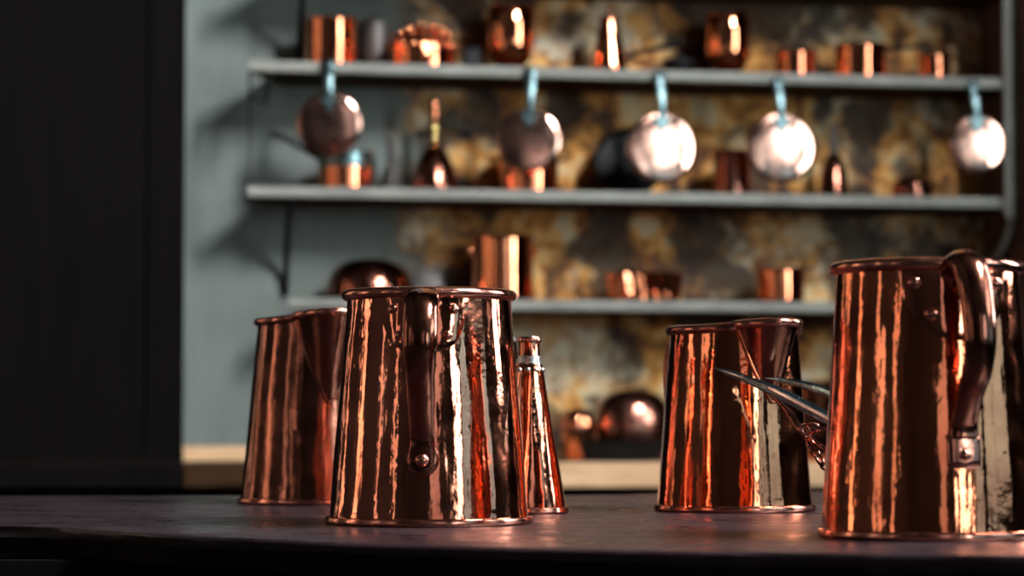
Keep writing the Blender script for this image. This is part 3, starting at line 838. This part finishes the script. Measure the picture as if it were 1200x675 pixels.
# --- things on the worktop
def wtop(px, off): p = wall_pt(px, 540, off); return Vector((p.x, p.y, zc + .0003))
off = .02
px = 722; r = px2m(px, 132, off)/2
tr = thing('black_roasting_pan', 'wide black roasting pan on the worktop between the jugs', 'roasting pan', wtop(px, off), YAW)
def oval(rr, z, a): return rr*(1 - .22*math.sin(a)**2), z
obj('body', lathe([(0, 0), (r*.78, 0), (r*.86, .006), (r*.98, .052), (r*1.0, .056), (r*.96, .056), (r*.84, .010), (0, .006)], 72, oval), M['black_iron'], tr)
ear(tr, r*.97, .035, -1, 'black_iron', .02); ear(tr, r*.97, .035, 1, 'black_iron', .02)
px2 = 742; r2 = px2m(px2, 92, off)/2
lidz = .0565
cv = thing('oval_dish_cover', 'dark copper oval cover lying in the black roasting pan', 'dish cover', wtop(px2, off) + Vector((0, 0, .0065)), YAW)
hh = ztop(px2, 457, off) - zc - .0065
def oval2(rr, z, a):
    k = 1 + .012*noise.noise(Vector((math.cos(a)*3, math.sin(a)*3, z*30)))
    return rr*k*(1 - .25*math.sin(a)**2), z
obj('dome', lathe([(r2*.93, 0), (r2*.98, .006), (r2*1.0, hh*.45), (r2*.97, hh*.60), (r2*.88, hh*.78), (r2*.70, hh*.91), (r2*.42, hh*.985), (0, hh)], 72, oval2), M['copper_brown'], cv)
obj('rim', lathe([(r2*1.0, hh*.44), (r2*1.045, hh*.45), (r2*1.045, hh*.50), (r2*.99, hh*.52), (r2*1.0, hh*.44)], 72, lambda rr, z, a: (rr*(1-.25*math.sin(a)**2), z)), M['copper_rim'], cv)
px3 = 680; r3 = px2m(px3, 38, -.02)/2
sm = thing('copper_bun_tin', 'small bright copper mould at the left end of the black roasting pan', 'mould', wtop(px3, .02) + Vector((-.008, -.035, .0065)))
hh3 = ztop(px3, 478, 0) - zc - .0065
obj('body', lathe([(r3*.8, 0), (r3*.85, .003), (r3*.98, hh3*.55), (r3, hh3*.66), (r3*.9, hh3*.84), (r3*.6, hh3*.96), (0, hh3)], 64, lambda rr, z, a: (rr*(1+.05*math.cos(8*a)), z)), M['copper_shelf'], sm)
obj('rim', lathe([(r3*.97, hh3*.55), (r3*1.08, hh3*.56), (r3*1.08, hh3*.62), (r3*.98, hh3*.64), (r3*.97, hh3*.55)], 48), M['copper_rim'], sm)
t = thing('copper_pot', 'orange copper pot on the worktop seen between the two right jugs', 'pot', wtop(957, .03))
r = px2m(957, 62, .03)/2; h = ztop(957, 447, .03) - zc
obj('body', lathe([(0, 0), (r*.85, 0), (r*.95, .006), (r, h*.4), (r*.94, h-.004), (r*.97, h), (r*.90, h), (r*.9, .02), (0, .01)], 56), M['copper_shelf'], t)
obj('rim', lathe([(r*.93, h-.003), (r*1.0, h-.004), (r*1.01, h+.001), (r*.94, h+.002), (r*.93, h-.003)], 48), M['copper_rim'], t)

# ------------------------------------------------------------------ hanging lids
def hanging_lid(label, px, cy, rad_px, ytop, hx, yaw_d, tilt, m='copper_disc'):
    """flat round lid hung by its long iron handle over the shelf front; origin at the hook"""
    off = -.012
    hp = wall_pt(hx, ytop + 6, off)
    t = thing('hanging_lid', label, 'pan lid', hp, YAW + R(yaw_d), 'copper lids hanging from the top shelf')
    sc_ = wall_pt(px, cy, off).y/F
    r = rad_px*sc_; dz = -(cy - ytop - 6)*sc_; dx = (px - hx)*sc_
    roll = math.atan2(dx, -dz)
    bm = lathe([(0, .0045), (r*.5, .0035), (r*.86, .001), (r*.95, -.002), (r*.99, -.0035), (r, -.001), (r*.985, .0015), (r*.95, .0035), (r*.86, .005), (r*.5, .0062), (0, .0068)][::1], 72,
               lambda rr, z, a: (rr, z + .0009*noise.noise(Vector((rr*14*math.cos(a), rr*14*math.sin(a), px)))))
    # disc axis to the viewer (-Y)
    K = Matrix.Translation((dx, -.012, dz)) @ Matrix.Rotation(R(tilt), 4, 'X') @ Matrix.Rotation(R(90), 4, 'X')
    for v in bm.verts: v.co = K @ v.co
    dsc = obj('disc', bm, M[m], t, sharp=50)
    e = (dz + r*.93)
    ex = dx*(e/dz)
    bm = bmesh.new()
    P = [(0, .001, .012), (0, -.004, .004), (ex*.2, -.012, e*.25), (ex*.55, -.020, e*.55), (ex*.9, -.024, e*.9), (ex, -.022, e), (ex + (dx-ex)*.18, -.0225, e - r*.20)]
    sweep(bm, catmull(P, 7), lerp_f([(0, .012), (.12, .0185), (.35, .0155), (.65, .0115), (.8, .0085), (.86, .013), (1, .017)]), lerp_f([(0, .003), (.5, .0045), (1, .0022)]), 12, ref=(1, 0, 0))
    hd = obj('handle', bm, M['iron'], t, sharp=60)
    # heart-shaped plate riveted to the disc
    bm = bmesh.new()
    hc = Vector((ex + (dx-ex)*.25, -.0215, e - r*.22))
    outl = smooth_outline([(-.022, .012), (-.012, .018), (0, .014), (.012, .018), (.022, .012), (.016, -.010), (0, -.034), (-.016, -.010)], 4)
    f = [bm.verts.new(hc + Vector((x, 0, z))) for x, z in outl]; g = [bm.verts.new(hc + Vector((x*.86, -.0035, z*.86))) for x, z in outl]
    b = [bm.verts.new(hc + Vector((x, .006, z))) for x, z in outl]
    n = len(outl)
    for k in range(n):
        bm.faces.new((f[k], f[(k+1) % n], g[(k+1) % n], g[k])); bm.faces.new((b[k], b[(k+1) % n], f[(k+1) % n], f[k]))
    bm.faces.new(g); bm.faces.new(list(reversed(b)))
    pt_ = obj('handle_plate', bm, M['iron'], t)
    for x, z in ((-.012, .008), (.012, .008), (0, -.02)):
        b2 = bmesh.new(); dome(b2, hc + Vector((x, -.0035, z)), (0, -1, 0), .003, .002, 8, 3); obj('rivet', b2, M['iron'], pt_)
hanging_lid('hanging copper lid farthest left, pinkish brown with a white right edge', 386, 147, 38.5, 69, 385, -7, 3)
hanging_lid('hanging pinkish copper lid second from the left, in front of the stock pot', 619, 165, 38.5, 77, 622, -9, -2)
hanging_lid('largest hanging lid, third from the left, in front of its black shadow disc', 774, 174, 42.5, 84, 773, 1, 0)
hanging_lid('hanging lid fourth from the left, bright centre and pink edge', 914, 175, 42, 90, 912, -2, 1)
hanging_lid('small hanging lid farthest right, nearly white, beside the upright', 1144, 170, 35, 94, 1140, -7, 0)
for px, py in ((385, 74), (622, 82), (773, 89), (912, 95), (1140, 100)):
    bm = bmesh.new(); p = WI @ wall_pt(px, py, 0)
    sweep(bm, [(p.x, -WALLOFF+.004, p.z-.004), (p.x, -WALLOFF-.018, p.z-.004), (p.x, -WALLOFF-.020, p.z+.010)], .0022, .0022, 8, ref=(1, 0, 0)); obj('hook', bm, M['black_iron'], rack)

# ------------------------------------------------------------------ the room around
XW, XE, YS, YN, CZ = -3.0, 3.0, -3.0, 8.6, 6.3
def solid(name, lo, hi, m): return struct(obj(name, box(lo, hi), m, None, False))
solid('floor', (XW-.2, YS-.2, -.1), (XE+.2, YN, 0), M['stone_floor'])
solid('ceiling', (XW-.2, YS-.2, CZ), (XE+.2, YN, CZ+.1), M['ceiling'])
wn = [0]
def wall_windows(name, x, sgn, wins, m, span=None, mtx=None):
    """side wall at X=x with window openings (y0, y1, z0, z1, glow material)"""
    bm = bmesh.new(); lo, hi = (x, x+.2) if sgn > 0 else (x-.2, x)
    ys, yend = span or (YS-.2, YN)
    bays = {}
    for y0, y1, z0, z1, g in wins: bays.setdefault((y0, y1), []).append((z0, z1))
    for (y0, y1), zz in sorted(bays.items()):
        add_box(bm, (lo, ys, 0), (hi, y0, CZ)); zl = 0
        for z0, z1 in sorted(zz): add_box(bm, (lo, y0, zl), (hi, y1, z0)); zl = z1
        add_box(bm, (lo, y0, zl), (hi, y1, CZ)); ys = y1
    add_box(bm, (lo, ys, 0), (hi, yend, CZ))
    wo_ = struct(obj(name, bm, m, None, False))
    if mtx: wo_.matrix_world = mtx
    for y0, y1, z0, z1, g in wins:
        wn[0] += 1
        b = bmesh.new(); f = .045; xi = x + sgn*.05
        a0, a1 = min(xi, xi+sgn*.05), max(xi, xi+sgn*.05)
        add_box(b, (a0, y0, z0), (a1, y0+f, z1)); add_box(b, (a0, y1-f, z0), (a1, y1, z1)); add_box(b, (a0, y0+f, z0), (a1, y1-f, z0+f)); add_box(b, (a0, y0+f, z1-f), (a1, y1-f, z1))
        ym = (y0+y1)/2; add_box(b, (a0, ym-.014, z0+f), (a1, ym+.014, z1-f))
        nz = max(1, round((z1-z0)/.55))
        for k in range(1, nz):
            zz = z0 + (z1-z0)*k/nz; add_box(b, (a0, y0+f, zz-.012), (a1, ym-.014, zz+.012)); add_box(b, (a0, ym+.014, zz-.012), (a1, y1-f, zz+.012))
        fr = struct(obj('window_%d' % wn[0], b, M['frame_paint'], None, False))
        p0, p1 = min(xi+sgn*.03, xi+sgn*.04), max(xi+sgn*.03, xi+sgn*.04)
        obj('pane', box((p0, y0+f*.5, z0+f*.5), (p1, y1-f*.5, z1-f*.5)), g, fr, False)
        if mtx: fr.matrix_world = mtx
wall_windows('wall_right', XE, 1, [(-2.3, -1.2, .95, 2.6, M['day_cool']), (-.7, .3, .95, 2.2, M['fill_cyan']), (.9, 2.4, 1.8, 2.75, M['day_mid']), (.9, 2.4, .95, 1.55, M['fill_cyan']), (.9, 2.4, 4.0, 5.9, M['day_key']), (3.3, 4.25, 1.3, 3.1, M['day_low'])], M['plaster_dark'])
wall_windows('wall_left', XW, -1, [(-.8, -.3, .8, 2.4, M['fill_warm']), (.9, 1.35, .8, 2.4, M['fill_warm']), (2.9, 3.35, .8, 2.1, M['day_warm']), (4.75, 5.1, .8, 2.7, M['day_warm']), (5.8, 6.1, .9, 2.7, M['day_warm'])], M['plaster_dark'])
wall_windows('wall_front', -YS, 1, [(.8, 1.8, .85, 3.2, M['fill_pink'])], M['plaster_dark'], (XW, XE), Matrix.Rotation(-PI/2, 4, 'Z'))

# ------------------------------------------------------------------ world and view
w = bpy.data.worlds.new('world'); sc.world = w; w.use_nodes = True
w.node_tree.nodes['Background'].inputs['Color'].default_value = (.5, .6, .7, 1)
w.node_tree.nodes['Background'].inputs['Strength'].default_value = .02
sc.view_settings.view_transform = 'Standard'; sc.view_settings.look = 'None'
sc.view_settings.gamma = 1; sc.view_settings.use_curve_mapping = False
sc.view_settings.exposure = -0.12
sc.cycles.max_bounces = 8; sc.cycles.glossy_bounces = 5; sc.cycles.diffuse_bounces = 4
sc.cycles.caustics_reflective = True; sc.cycles.sample_clamp_indirect = 40
sc.cycles.use_denoising = True
